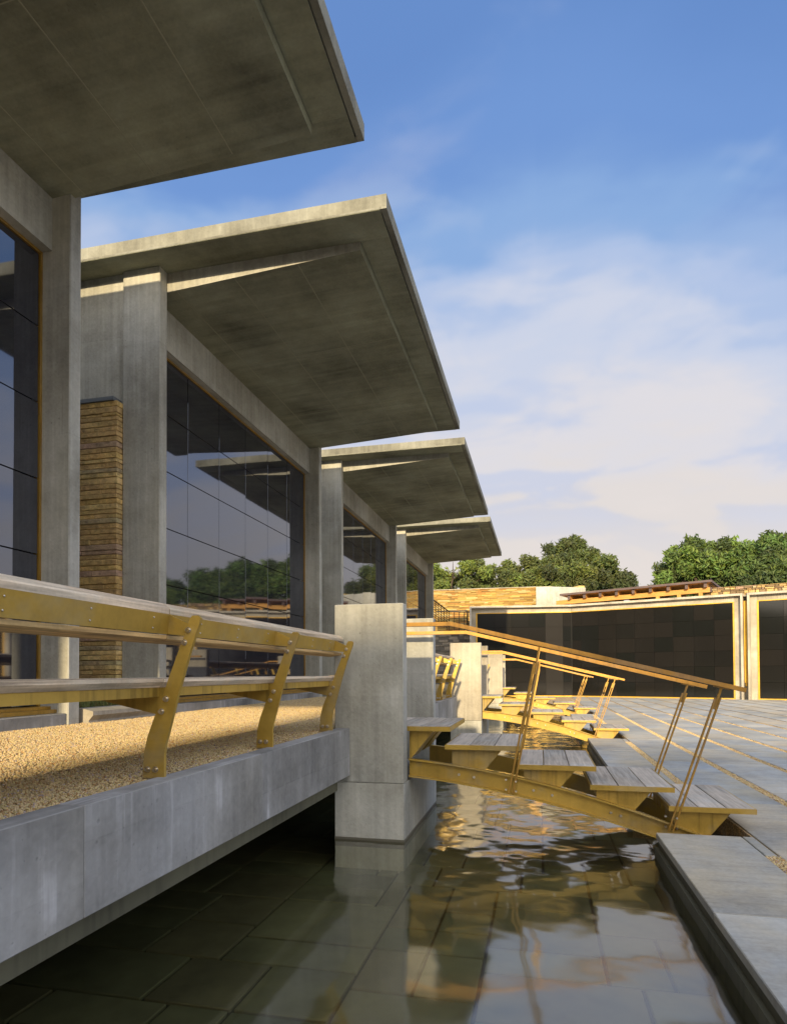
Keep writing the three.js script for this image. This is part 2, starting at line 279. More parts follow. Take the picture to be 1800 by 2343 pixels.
// plaza: bluestone rows between gravel strips; notches where the stairs come down
const notches = [0, 1, 2].map((k) => [4.455 + k * PERIOD, 5.78 + k * PERIOD]);
const NOTCH_X = 1.312;
{
  const bodies = [bx(NOTCH_X, 40, -1.75, PLAZA - 0.012, -30, 30)], spans = []; let z = -30;
  for (const [a, b] of notches) { bodies.push(bx(0.762, NOTCH_X, -1.75, PLAZA - 0.012, z, a)); spans.push([z, a]); z = b; }
  bodies.push(bx(0.762, NOTCH_X, -1.75, PLAZA - 0.012, z, 30)); spans.push([z, 30]);
  bodies.push(bx(-4.3, 0.762, -1.75, PLAZA - 0.012, 20, 30));
  const plaza = struct('plaza', bodies, M.gravelStrip);
  // pool wall below the coping, with its low ledge
  const wall = struct('pool_wall', spans.flatMap(([a, b]) => [bx(0.745, 0.764, -1.75, PLAZA - 0.042, a + 0.002, Math.min(b, 20) - 0.002), bx(0.722, 0.746, -1.75, -1.152, a + 0.002, Math.min(b, 20) - 0.002)]), M.poolWall);
  struct('pool_wall', bx(-4.35, -4.28, -1.75, DECK - 0.1, -20, 24), M.poolWall);
  const r = rng(23), slabs = [];
  for (const [a, b] of spans) {                                              // coping along the water
    let zz = a < 0 ? -6 : a, seams = a < 0 ? [-6, -3.5, -1.2, 0.2, 1.62, 3.03, b] : null;
    if (!seams) { seams = [a]; const n = Math.max(1, Math.round((Math.min(b, 20) - a) / 1.42)); for (let k = 1; k <= n; k++) seams.push(lerp(a, Math.min(b, 20), k / n)); }
    for (let k = 0; k + 1 < seams.length; k++) slabs.push([0.728, 1.244, seams[k], seams[k + 1]]);
  }
  for (const [a, b] of notches) slabs.push([1.2445, NOTCH_X, a - 0.43, a], [1.2445, NOTCH_X, b, b + 0.4]);
  for (let k = 0; k < 44; k++) {
    const x0 = (k ? 1.244 + 0.62 * k : 1.244) + 0.078, x1 = 1.244 + 0.62 * (k + 1); let zz = -3 - r() * 1.4;
    while (zz < 29) { const l = 0.75 + r() * 1.15; slabs.push([x0, x1, zz, zz + l]); zz += l; }
  }
  const inWing = ([a, b, c, d]) => (c + d) / 2 > 30;
  const seen = slabs.filter((s) => !inWing(s)).map((s) => ({ s, q: (s[2] > 2 ? 0 : 40) + Math.hypot((s[0] + s[1]) / 2 - 1, (s[2] + s[3]) / 2 - 2) })).sort((a, b) => a.q - b.q).map((o) => o.s);
  const slab = ([a, b, c, d], y) => bx(a + 0.0025, b - 0.0025, PLAZA - 0.045, y, c + 0.0025, d - 0.0025, 0.004);
  seen.slice(0, 280).forEach((s) => part('paving_slab', slab(s, PLAZA - r() * 0.0025), M.slate[(r() * 4) | 0], plaza));
  for (let q = 0; q < 4; q++) part('paving_slabs', seen.slice(280).filter((_, i) => i % 4 === q).map((s) => slab(s, PLAZA - r() * 0.0025)), M.slate[q], plaza, { kind: 'stuff' });
}

// ───────────────────────────── walkway with its gravel ─────────────────────────────
{
  struct('walkway', [bx(-4.28, -1.462, -0.86, DECK - 0.03, -14, 24.2)], M.poolWall);  // body painted in the darker pool-wall colour, for shade under the slab edge
  const lip = struct('walkway_edge', bx(-1.462, -1.4618, -0.745, DECK - 0.01, -14, 24), M.dark);
  const seams = (a, b, list) => [a, ...list.filter((q) => q > a && q < b), b];
  for (const [a, b] of [[-1.68, 4.448], [5.892, 10.597], [12.042, 16.747], [18.192, 24]]) {
    const s = seams(a, b, [0.4, 1.68, 2.95, 7.2, 8.6, 13.4, 14.8]);
    for (let k = 0; k + 1 < s.length; k++) part('edge_panel', bx(-1.461, -1.365, -0.746, DECK, s[k] + 0.001, s[k + 1] - 0.001, 0.003), M.edge, lip);
  }
  struct('gravel_bed', bx(-3.835, -1.463, DECK - 0.028, DECK - 0.02, -9, 24), M.gravel);
  // loose pebbles
  const r = rng(31), mats = [], cols = [], q = new THREE.Matrix4(), e = new THREE.Euler(), qt = new THREE.Quaternion();
  const put = (x, y, Z, s) => { e.set(r() * 6, r() * 6, r() * 6); qt.setFromEuler(e); q.compose(V3(x, y, -Z), qt, V3(s * (0.8 + r() * 0.6), s * (0.6 + r() * 0.4), s * (0.8 + r() * 0.5))); mats.push(q.clone()); const k = 0.76 + r() * 0.36, w = r(); cols.push(w < 0.05 ? rgb(0.42 * k, 0.34 * k, 0.31 * k) : w < 0.2 ? rgb(0.42 * k, 0.25 * k, 0.10 * k) : rgb(0.56 * k, (0.405 + 0.05 * r()) * k, (0.185 + 0.07 * r()) * k)); };
  for (let k = 0; k < 230000; k++) { const Z = 1.1 + 9.6 * Math.pow(r(), 1.9), x = -3.82 + r() * 2.352; put(x, DECK - 0.019 + r() * 0.008, Z, 0.0040 + Z * 0.00028); }
  const peb = new THREE.IcosahedronGeometry(1, 0); peb.deleteAttribute('uv');
  const gv = copies('gravel', peb, M.pebble, mats, cols); gv.userData.label = 'loose tan pebbles covering the concrete walkway under the bench';
  // pebbles in the joints of the plaza
  const m2 = [], c2 = []; mats.length = 0; cols.length = 0;
  for (let k = 0; k < 26000; k++) { const s = (r() * r() * 6) | 0, x = 1.244 + 0.62 * s + r() * 0.078, Z = 2.3 + r() * 15; if (s === 0 && notches.some(([a, b]) => Z > a - 0.43 && Z < b + 0.4)) continue; put(x, PLAZA - 0.008 + r() * 0.003, Z, 0.0056); }
  const g2 = copies('gravel_001', peb, M.pebble, mats, cols); g2.userData.label = 'tan pebbles filling the narrow strips between the paving rows';
}

// ───────────────────────────── pavilions ─────────────────────────────
const ORD = ['nearest', 'second', 'third', 'farthest'];
const PV_LABEL = {
  '-1': 'concrete pavilion behind the viewer, first of the row, out of the picture, lengthened to cast more shade',
  0: 'nearest concrete pavilion whose dark roof underside fills the upper left corner',
  1: 'second concrete pavilion, large roof against the sky, stone strip beside its near column',
  2: 'third concrete pavilion from the viewer, between the large one and the smallest',
  3: 'farthest and smallest concrete pavilion of the row, next to the trees',
};
function pavilion(i) {
  const s = (i - 1) * PERIOD, z0 = 5.551 + s - (i < 0 ? 1.45 : 0), z1 = 5.551 + s + 5.4014 + (i < 0 ? 0.12 : 0), near = z0 + 0.240, far = z1 - 0.166, r = rng(200 + i);  // unseen pavilion behind the viewer is lengthened so its roof shades the column
  const t = thing('pavilion', PV_LABEL[i], 'pavilion', [-4.1, DECK, z0], 'concrete pavilions in a row beside the pool');
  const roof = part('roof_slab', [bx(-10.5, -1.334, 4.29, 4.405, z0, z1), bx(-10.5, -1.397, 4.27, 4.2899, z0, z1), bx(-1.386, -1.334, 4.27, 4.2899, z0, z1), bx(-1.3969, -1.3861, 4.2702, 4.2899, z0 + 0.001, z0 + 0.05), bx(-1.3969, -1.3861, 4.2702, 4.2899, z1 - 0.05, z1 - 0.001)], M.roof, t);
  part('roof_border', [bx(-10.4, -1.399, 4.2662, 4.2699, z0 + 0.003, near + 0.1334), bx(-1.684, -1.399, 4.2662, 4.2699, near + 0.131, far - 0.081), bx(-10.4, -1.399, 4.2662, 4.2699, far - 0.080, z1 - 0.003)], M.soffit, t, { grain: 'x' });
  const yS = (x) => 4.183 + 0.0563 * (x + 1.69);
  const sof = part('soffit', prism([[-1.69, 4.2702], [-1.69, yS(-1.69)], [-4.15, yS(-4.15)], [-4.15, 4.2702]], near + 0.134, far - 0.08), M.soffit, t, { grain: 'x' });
  const sm = [];                                                                                          // fins where the form boards met
  for (const x of [-2.35, -3.05, -3.72]) sm.push(prism([[x - 0.006, yS(x) + 0.004], [x - 0.004, yS(x) - 0.003], [x + 0.004, yS(x) - 0.003], [x + 0.006, yS(x) + 0.004]], near + 0.15, far - 0.1));
  for (const f of [0.36, 0.70]) { const Z = lerp(near, far, f); sm.push(prism([[-1.70, yS(-1.7) + 0.003], [-1.70, yS(-1.7) - 0.002], [-4.1, yS(-4.1) - 0.002], [-4.1, yS(-4.1) + 0.003]], Z, Z + 0.008)); }
  part('seam', sm, M.seam, t);
  part('soffit_end', prism([[-1.691, 4.2701], [-1.691, yS(-1.69)], [-4.15, yS(-4.15)], [-4.15, 4.2701]], near + 0.1335, near + 0.1339), M.concrete, t);  // lighter facing plate: sunlight on the near end of the soffit, put into colour
  for (const [a, b] of [[near, near + 0.132], [far - 0.132, far]]) part('column', [bx(-4.262, -3.821, -0.75, 4.2698, a, b, 0.008)], M.concrete, t);
  part('beam', bx(-4.25, -4.0, 3.602, 4.10, near + 0.133, far - 0.133), M.concrete, t);
  part('base_wall', bx(-4.28, -3.835, -0.75, -0.318, near + 0.133, far - 0.133, 0.006), M.edge, t);
  part('side_wall', [bx(-10.4, -4.263, -0.75, 4.2697, near + 0.04, near + 0.18), bx(-10.4, -4.263, -0.75, 4.2697, far - 0.18, far - 0.04), bx(-10.4, -10.2, -0.75, 4.2697, near + 0.181, far - 0.181)], M.concrete, t);
  part('interior', [bx(-4.24, -4.19, -0.3, 3.6, near + 0.14, far - 0.14)], M.dark, t);  // dark sheet behind the panes, painted for the unlit room
  const a = near + 0.134, b = far - 0.134, fr = [bx(-4.15, -4.092, 3.578, 3.601, a, b), bx(-4.15, -4.092, -0.26, 3.5775, a, a + 0.022), bx(-4.15, -4.092, -0.26, 3.5775, b - 0.022, b), bx(-4.15, -3.99, -0.285, -0.261, a, b), bx(-4.15, -3.93, -0.317, -0.286, a, b)];
  const win = part('window', fr, M.frameDull, t, { label: 'tall dark reflecting window with thin golden frame' });
  const ys = [-0.258, 0.37, 1.015, 1.655, 2.302, 2.95, 3.577], zs = [a + 0.023]; for (let k = 1; k < 6; k++) zs.push(5.274 + s + 0.7615 * (k + 1)); zs.push(b - 0.023);
  for (let k = 0; k < 6; k++) for (let q = 0; q < 6; q++) {
    const w = zs[k + 1] - zs[k] - 0.010, h = ys[q + 1] - ys[q] - 0.010, g = cbox(0.02, h, w, 0.001);
    g.rotateY((r() - 0.5) * 0.006); g.rotateZ((r() - 0.5) * 0.006); g.translate(-4.115, (ys[q] + ys[q + 1]) / 2, -(zs[k] + zs[k + 1]) / 2);
    part('pane', g, M.glass, win);
  }
  if (i === 1) {
    const st = part('stone_wall', bx(-6.2, -4.295, -0.75, 2.862, near - 0.060, near + 0.039), M.mortar, t, { label: 'strip of thin tan and pink stone courses' });
    const top = 2.865; let y = top;
    const hs = [0.060, 0.066, 0.032, 0.047, 0.060, 0.053, 0.052, 0.058, 0.060, 0.055, 0.062, 0.043, 0.059, 0.044, 0.050, 0.070, 0.052, 0.053, 0.047, 0.056, 0.058, 0.047, 0.047, 0.054, 0.055, 0.055, 0.057, 0.052, 0.062, 0.044, 0.050, 0.062, 0.054, 0.063, 0.082, 0.053, 0.06, 0.07, 0.07, 0.07, 0.07, 0.065, 0.07, 0.065, 0.05, 0.046, 0.05, 0.055, 0.05, 0.05, 0.05, 0.06, 0.055, 0.06];
    const rs = rng(71); let ci = 0;
    for (const h of hs) {
      let x = -4.262; const pick = rs(), whole = pick < 0.06 ? 4 : pick < 0.10 ? 5 : pick < 0.15 ? 6 : -1;
      const lens = [0.42 + rs() * 0.35, 0.2 + rs() * 0.3, 0.5]; if (rs() < 0.25) lens.unshift(0.12 + rs() * 0.2);
      for (let k = 0; k < lens.length && x > -5.5; k++) {
        const x1 = x, x0 = x - lens[k], out = rs() * 0.014, m = M.stones[whole >= 0 && k < 2 ? whole : (rs() * 4) | 0];
        const g = bx(x0 + 0.002, x1 - (k ? 0.002 : 0) - (k ? 0 : rs() * 0.006), y - h + 0.002, y - 0.002, near - 0.078 - out, near + 0.03, 0.005);
        part('stone', g, m, st); x = x0;
      }
      y -= h; ci++;
      if (y < -0.42) break;
    }
    part('cap_flashing', bx(-6.2, -4.30, 2.866, 2.905, near - 0.10, near + 0.0395), M.flashing, t);
  }
  return t;
}
for (const i of [-1, 0, 1, 2, 3]) pavilion(i);
// low curb with a little planting in the gap before the second pavilion
{
  const t = thing('planter_curb', 'low chamfered concrete curb in the gap between first and second pavilion', 'curb', [-3.8, DECK, 4.7]);
  part('curb', prism([[-3.95, -0.43], [-3.95, -0.29], [-3.85, -0.285], [-3.722, -0.312], [-3.722, -0.347], [-3.764, -0.392], [-3.764, -0.43]], 4.68, 5.70), M.pale, t);
  const r = rng(3), mats = [], cols = [], blade = new THREE.ConeGeometry(0.006, 0.1, 3, 1), q = new THREE.Quaternion();
  for (let k = 0; k < 700; k++) { q.setFromEuler(new THREE.Euler((r() - 0.5) * 1.2, r() * 6, (r() - 0.5) * 1.2)); mats.push(new THREE.Matrix4().compose(V3(-4.6 + r() * 0.62, -0.27, -(4.7 + r() * 0.95)), q, V3(1, 0.5 + r(), 1))); cols.push(rgb(0.12 + r() * 0.06, 0.13 + r() * 0.05, 0.04)); }
  const g = copies('grass', blade, std({ color: rgb(1, 1, 1), roughness: 1 }), mats, cols); g.userData.label = 'dry grass behind the low curb between the pavilions';
  struct('planting_soil', bx(-6, -3.952, -0.43, -0.30, 4.66, 5.66), std({ color: rgb(0.07, 0.05, 0.03), roughness: 1 }));
}

// ───────────────────────────── piers of the stairs ─────────────────────────────
const PIER = ['concrete stair pier in the centre, tallest and nearest, rising from the water', 'pair of sunlit concrete blades beside the middle golden stair', 'most distant pair of concrete blades beside the farthest golden stair'];
for (let k = 0; k < 3; k++) {
  const s = k * PERIOD, t = thing('stair_pier', PIER[k], 'pier', [-1.22, -1.42, 4.45 + s], 'concrete piers of the golden stairs');
  part('pedestal', bx(-1.483, -0.961, -1.75, -0.797, 4.45 + s, 5.885 + s, 0.004), M.concrete, t);
  part('waterline_stain', bx(-1.4848, -0.9592, WATER - 0.05, WATER + 0.018, 4.4485 + s, 5.8865 + s, 0.001), M.stain, t);
  for (const a of [4.45, 5.765]) part('blade', bx(-1.481, -0.9605, -0.795, 0.51, a + s, a + 0.122 + s, 0.005), k ? M.pale : M.concrete, t);  // sunlit pairs in the warmer concrete: warm sunlight put into the colour
}

// ───────────────────────────── golden stairs ─────────────────────────────
const STAIR = ['nearest golden steel stair in shade with grey plank treads and twin handrails', 'middle golden stair in full sun, seen behind the nearest one', 'farthest golden stair, mostly hidden behind the middle one'];
function stair(k) {
  const s = k * PERIOD, t = thing('stair', STAIR[k], 'stair', [0.1, -1.42, 5.05 + s], 'golden stairs from the walkway down to the plaza');
  const r = rng(60 + k);
  // stringers: arched channels
  const top = [], bot = [], n = 18; for (let i = 0; i <= n; i++) { const x = lerp(-0.962, 1.27, i / n); top.push([x, sTop(x)]); bot.push([x, sTop(x) - 0.135]); }
  const band = (a, b) => [...a, ...b.slice().reverse()];
  for (const [w, f0, f1] of [[4.655, 4.618, 4.655], [5.535, 5.545, 5.582]]) {
    const m = part('stringer', [prism(band(top, bot), w + s, w + 0.010 + s), prism(band(top, top.map(([x, y]) => [x, y - 0.010])), f0 + s, f1 + 0.002 + s), prism(band(bot.map(([x, y]) => [x, y + 0.010]), bot), f0 + s, f1 + 0.002 + s)], M.steel, t, { grain: 'x' });
    if (w < 5) for (const x of [-0.59, -0.48, -0.055, 0.075, 0.47, 0.535]) part('bolt', new THREE.CylinderGeometry(0.009, 0.010, 0.010, 8).rotateX(Math.PI / 2).translate(x, sTop(x) - 0.07, -(w + s) + 0.006), M.bolt, m);
  }
  const edges = [[-0.905, 0.839, 1.379], [-0.780, 0.331, 0.878], [-0.652, -0.165, 0.372], [-0.522, -0.686, -0.143], [-0.391, -1.30, -0.645]];
  edges.forEach(([y, a, b], q) => {
    const first = q === 4, Z0 = 4.60 + s, Z1 = 5.51 + s;
    const fr = [bx(a, b, y - 0.037, y - 0.003, Z0, Z0 + 0.006), bx(a, b, y - 0.037, y - 0.003, Z1 - 0.006, Z1), bx(a, a + 0.006, y - 0.037, y - 0.003, Z0 + 0.0061, Z1 - 0.0061), bx(b - 0.006, b, y - 0.037, y - 0.003, Z0 + 0.0061, Z1 - 0.0061), bx(a + 0.0061, b - 0.0061, y - 0.034, y - 0.030, Z0 + 0.0061, Z1 - 0.0061)];
    const tr = part('tread', fr, M.steel, t, { grain: 'x' });
    const np = first ? 6 : 3, w = (b - a - 0.014) / np;
    for (let i = 0; i < np; i++) part('plank', bx(a + 0.007 + i * w + 0.003, a + 0.007 + (i + 1) * w - 0.003, y - 0.0295, y + r() * 0.002, Z0 + 0.0065, Z1 - 0.0065, 0.003), M.tread[(r() * 3) | 0], tr, { grain: 'z' });
    const L = first ? -0.962 : a + 0.045, R = b - 0.133, yb = y - 0.037, drop = sTop(R - 0.1);
    const poly = first ? [[L, yb], [R, yb], [-0.948, sTop(-0.948) + 0.002], [L, sTop(L) + 0.002]] : [[L, yb], [R, yb], [R - 0.81 * (yb - drop), drop + 0.002], [L, sTop(L) + 0.002]];
    for (const [z0, z1] of [[4.66, 5.0], [5.17, 5.50]]) part('bracket', prism(poly, z0 + s, z1 + s), M.steelStained, t);
  });
  // posts and handrails, one pair on each side
  const rail = [[-1.46, 0.363], [-0.637, 0.361], [1.316, -0.122]];
  for (const Z of [4.600 + s, 5.600 + s]) {
    const h = part('handrail', [prism([[rail[0][0], rail[0][1] - 0.0145], [rail[1][0], rail[1][1] - 0.0145], [rail[2][0], rail[2][1] - 0.0145], [rail[2][0] + 0.007, rail[2][1] + 0.0145], [rail[1][0] + 0.004, rail[1][1] + 0.0145], [rail[0][0], rail[0][1] + 0.0145]], Z - 0.024, Z + 0.024)], M.bronze, t, { grain: 'x' });
    for (const [x0, y0, x1, y1, f] of [[-0.213, -0.865, -0.004, 0.190, 0.86], [0.848, -1.075, 1.176, -0.105, 0.90]]) {
      const a = V3(x0, y0, -Z), b = V3(x1, y1, -Z), dir = V3().subVectors(b, a), m = a.clone().addScaledVector(dir, f), px = V3(0.0150, 0, 0);
      const lowTop = a.clone().addScaledVector(dir, f + 0.03);
      part('post', [bar(a.clone().sub(px), lowTop.clone().sub(px), 0.014, 0.013), bar(a.clone().add(px), lowTop.clone().add(px), 0.014, 0.013), bar(m.clone().addScaledVector(dir, -0.05), b, 0.012, 0.016), bar(b.clone().add(V3(-0.05, -0.002 + 0.0125, 0)), b.clone().add(V3(0.05, -0.002 - 0.0125, 0)), 0.020, 0.006)], M.post, h);
      if (k === 0 && Z < 5) for (const [dx, dy] of [[-0.035, 0.02], [0.035, 0.01], [-0.035, 0.09], [0.035, 0.08]]) { const p = a.clone().addScaledVector(dir, 0.01).add(V3(dx, dy, 0.004)); part('bolt', new THREE.CylinderGeometry(0.007, 0.008, 0.022, 8).rotateX(Math.PI / 2).translate(p.x, p.y, p.z), M.bolt, h); }
    }
  }
}
function sTop(x) {   // height of the arched stringer's upper edge
  const P = [[-0.965, -0.637], [-0.392, -0.708], [0.245, -0.846], [1.0, -1.082]];
  let y = 0; for (let i = 0; i < 4; i++) { let l = P[i][1]; for (let j = 0; j < 4; j++) if (j !== i) l *= (x - P[j][0]) / (P[i][0] - P[j][0]); y += l; } return y;
}
for (let k = 0; k < 3; k++) stair(k);

// ───────────────────────────── benches along the walkway edge ─────────────────────────────
const BENCH = ['nearest long bench at left with golden supports and pale timber backrest cap', 'sunlit bench with golden supports seen behind the central pier', 'distant bench of which one golden support shows between far piers'];
const outline = [[-1.523, -0.405], [-1.519, -0.312], [-1.503, -0.243], [-1.469, -0.157], [-1.452, -0.130], [-1.432, -0.075], [-1.410, -0.012], [-1.346, 0.143], [-1.318, 0.217], [-1.309, 0.228], [-1.283, 0.228], [-1.274, 0.218], [-1.279, 0.195], [-1.320, 0.085], [-1.372, -0.085], [-1.405, -0.205], [-1.424, -0.272], [-1.430, -0.31], [-1.430, -0.405]];
function bench(k) {
  const s = k * PERIOD, t = thing('bench', BENCH[k], 'bench', [-1.6, DECK, 2.2 + s], 'golden benches along the walkway edge'), r = rng(90 + k);
  const ups = [0.16, 1.18, 2.2, 3.22, 4.24].map((q) => q + s), Z0 = -0.25 + s, Z1 = 4.435 + s, joints = [Z0, ups[2], Z1];
  for (const Z of ups) {
    const u = part('upright', prism(outline, Z, Z + 0.016), M.steel, t, { grain: 'y' });
    if (k < 2) for (const [x, y] of [[-1.325, 0.172], [-1.342, 0.124], [-1.421, -0.095], [-1.441, -0.144], [-1.501, -0.371], [-1.466, -0.371]]) part('bolt', [new THREE.CylinderGeometry(0.0078, 0.0088, 0.014, 10).rotateX(Math.PI / 2).translate(x, y, -Z + 0.007), new THREE.CylinderGeometry(0.0125, 0.0125, 0.003, 10).rotateX(Math.PI / 2).translate(x, y, -Z + 0.0015)], M.bolt, u);
    part('bracket', [prism([[-1.408, 0.233], [-1.325, 0.197], [-1.338, 0.152], [-1.418, 0.159]], Z + 0.002, Z + 0.012)], M.steel, t);
    part('bracket', [prism([[-1.40, -0.052], [-1.462, -0.156], [-1.905, -0.062], [-1.905, -0.052]], Z + 0.002, Z + 0.012)], M.steelStained, t);
  }
  for (let q = 0; q + 1 < joints.length; q++) {
    const a = joints[q] + (q ? 0.0025 : 0), b = joints[q + 1] - (q ? 0 : 0.0025);
    part('backrest_cap', prism([[-1.407, 0.2355], [-1.407, 0.256], [-1.411, 0.262], [-1.436, 0.279], [-1.475, 0.265], [-1.475, 0.2355]], a, b), M.benchWood[q % 2], t, { grain: 'z' });
    part('backrest_rail', prism([[-1.419, 0.1535], [-1.420, 0.139], [-1.428, 0.134], [-1.505, 0.124], [-1.505, 0.1535]], a, b), M.benchUnder, t, { grain: 'z' });
    part('seat_board', prism([[-1.432, -0.016], [-1.430, -0.029], [-1.448, -0.050], [-2.02, -0.050], [-2.02, -0.016]], a, b - (q ? 0.12 : 0)), M.benchWood[(q + 1) % 2], t, { grain: 'z' });
  }
  const pl = part('backrest_panel', prism([[-1.406, 0.235], [-1.418, 0.157], [-1.43, 0.157], [-1.42, 0.235]], Z0, ups[4] + 0.012), M.steel, t, { grain: 'z' });
  if (k === 0) for (let z = 0.4; z < 4.2; z += 0.34) for (const [x, y] of [[-1.4080, 0.215], [-1.4135, 0.176]]) part('screw', new THREE.SphereGeometry(0.0035, 8, 6).translate(x, y, -z), M.bolt, pl);
  part('seat_channel', [prism([[-1.452, -0.0505], [-1.452, -0.087], [-1.462, -0.087], [-1.462, -0.0505]], Z0, ups[4]), prism([[-1.98, -0.0505], [-1.98, -0.087], [-1.99, -0.087], [-1.99, -0.0505]], Z0, ups[4])], M.steelStained, t, { grain: 'z' });
}
for (let k = 0; k < 3; k++) bench(k);

// ───────────────────────────── the wing across the plaza ─────────────────────────────
// local frame of a wall run: x along it, y up, z out of it towards the court
const frameAt = (x, Z, dx, dZ) => { const l = Math.hypot(dx, dZ), ex = V3(dx / l, 0, -dZ / l), ez = V3().crossVectors(ex, V3(0, 1, 0)); return new THREE.Matrix4().makeBasis(ex, V3(0, 1, 0), ez).setPosition(x, 0, -Z); };
const FL = frameAt(-3.0, 28.3, 4.35, 0.45), FR = frameAt(1.35, 28.75, 6.4, -2.5);
const lb = (F, x0, x1, y0, y1, z0, z1, c = 0) => cbox(x1 - x0, y1 - y0, z1 - z0, c).translate((x0 + x1) / 2, (y0 + y1) / 2, (z0 + z1) / 2).applyMatrix4(F);
const B0 = PLAZA - 0.1;
function panels(win, F, xs, seed, reflTints) {
  const ys = [-1.005, -0.41, 0.21, 0.815, 1.41, 2.02, 2.645], r = rng(seed);
  for (let i = 0; i + 1 < xs.length; i++) { const tilt = (r() - 0.5) * 0.02; for (let j = 0; j < 6; j++) {
    const g = cbox(xs[i + 1] - xs[i] - 0.007, ys[j + 1] - ys[j] - 0.007, 0.02, 0.001); g.rotateX((r() - 0.5) * 0.012); g.rotateY(tilt + (r() - 0.5) * 0.008);
    g.translate((xs[i] + xs[i + 1]) / 2, (ys[j] + ys[j + 1]) / 2, -0.055).applyMatrix4(F); part('pane', g, M.panel[reflTints && reflTints[i] !== undefined ? reflTints[i] : (r() * 4) | 0], win);
  } }
}
{
  // bay with the long dark window, bent in plan
  const t = thing('glazed_wing', 'low concrete wing across the plaza with long dark panelled window', 'building', [1.35, PLAZA, 28.75], 'bays of the wing across the plaza');
  const xl = 4.373, re = 6.63;       // length of the left run; right run ends at this distance
  part('coping', [lb(FL, -0.06, xl, 2.885, 2.97, -0.5, 0.2), lb(FR, 0, re, 2.885, 2.97, -0.5, 0.2)], M.pale, t);
  part('frame', [lb(FL, -0.06, 0.02, B0, 2.8845, -0.45, 0.198), lb(FL, 0.021, 0.22, B0, 2.8845, -0.4, -0.03), lb(FL, 0.2201, xl, 2.685, 2.8844, -0.4, -0.03), lb(FR, 0, re - 0.30, 2.685, 2.8844, -0.4, -0.03), lb(FR, re - 0.30, re - 0.075, B0, 2.8845, -0.4, -0.03), lb(FR, re - 0.075, re, B0, 2.8846, -0.45, 0.198)], M.pale, t);
  part('backing_wall', [lb(FL, 0.22, xl + 0.25, B0, 2.68, -0.35, -0.12), lb(FR, 0.0, re - 0.3, B0, 2.68, -0.35, -0.12)], M.dark, t);
  const w = part('window', [lb(FL, 0.221, xl, 2.648, 2.684, -0.1, -0.012), lb(FR, 0, re - 0.301, 2.648, 2.684, -0.1, -0.012), lb(FL, 0.221, 0.275, -1.009, 2.6475, -0.1, -0.012), lb(FR, re - 0.355, re - 0.301, -1.009, 2.6475, -0.1, -0.012), lb(FL, 0.221, xl, B0, -1.01, -0.1, -0.006), lb(FR, 0, re - 0.301, B0, -1.01, -0.1, -0.006)], M.frame, t, { label: 'long dark window with golden frame' });
  part('mullion', lb(FR, -0.04, 0.03, -1.009, 2.62, -0.11, -0.05), M.dark, w);
  panels(w, FL, [0.28, 1.04, 1.78, 2.55, 3.26, 4.01, xl - 0.003], 301, { 4: 4 });  // one column of panes painted lighter, as a brighter reflection
  panels(w, FR, [0.003, 0.41, 1.15, 1.89, 2.65, 3.41, 4.13, 4.90, 5.62, re - 0.357], 302);
  // right-hand bays go on to the right, out of the picture
  for (let q = 0; q < 2; q++) {
    const o = 6.78 + q * 7.4, n = 6.9, u = thing('glazed_wing', q ? 'third bay of the dark panelled wing, beyond the right edge' : 'right-hand bay of the wing, its dark window cut by the picture edge', 'building', [1.35 + 0.931 * o, PLAZA, 28.75 - 0.364 * o], 'bays of the wing across the plaza');
    part('coping', lb(FR, o, o + n, 2.885, 2.97, -0.5, 0.2), M.pale, u);
    part('frame', [lb(FR, o, o + 0.08, B0, 2.8845, -0.45, 0.198), lb(FR, o + 0.0805, o + 0.30, B0, 2.8845, -0.4, -0.03), lb(FR, o + 0.3005, o + n, 2.685, 2.8844, -0.4, -0.03), lb(FR, o + n - 0.2, o + n, B0, 2.684, -0.4, -0.03)], M.pale, u);
    part('backing_wall', lb(FR, o + 0.3, o + n, B0, 2.68, -0.35, -0.12), M.dark, u);
    const w2 = part('window', [lb(FR, o + 0.301, o + n - 0.21, 2.648, 2.684, -0.1, -0.012), lb(FR, o + 0.301, o + 0.36, -1.009, 2.6475, -0.1, -0.012), lb(FR, o + n - 0.27, o + n - 0.21, -1.009, 2.6475, -0.1, -0.012), lb(FR, o + 0.301, o + n - 0.21, B0, -1.01, -0.1, -0.006)], M.frame, u);
    const xs = []; for (let k = 0; k <= 8; k++) xs.push(o + 0.364 + k * (n - 0.64) / 8); panels(w2, FR, xs, 310 + q);
  }
  // slot with a rainwater box between the two bays
  const d = thing('downspout', 'golden rainwater downspout in the slot between the two dark windows', 'downspout', [1.35 + 0.931 * 6.7, PLAZA, 28.75 - 0.364 * 6.7]);
  part('box', lb(FR, 6.640, 6.740, -0.42, 2.70, -0.2, -0.06, 0.004), M.frame, d);
  part('outlet', lb(FR, 6.66, 6.72, -0.55, -0.4205, -0.19, -0.1), M.frame, d);
  part('scupper', [lb(FR, 6.632, 6.778, 2.86, 2.90, -0.35, 0.07), lb(FR, 6.632, 6.66, 2.9005, 2.96, -0.35, 0.05), lb(FR, 6.75, 6.778, 2.9005, 2.96, -0.35, 0.05)], M.pale, d);
  part('slot_wall', lb(FR, 6.632, 6.778, B0, 2.85, -0.42, -0.22), M.edge, d);
}
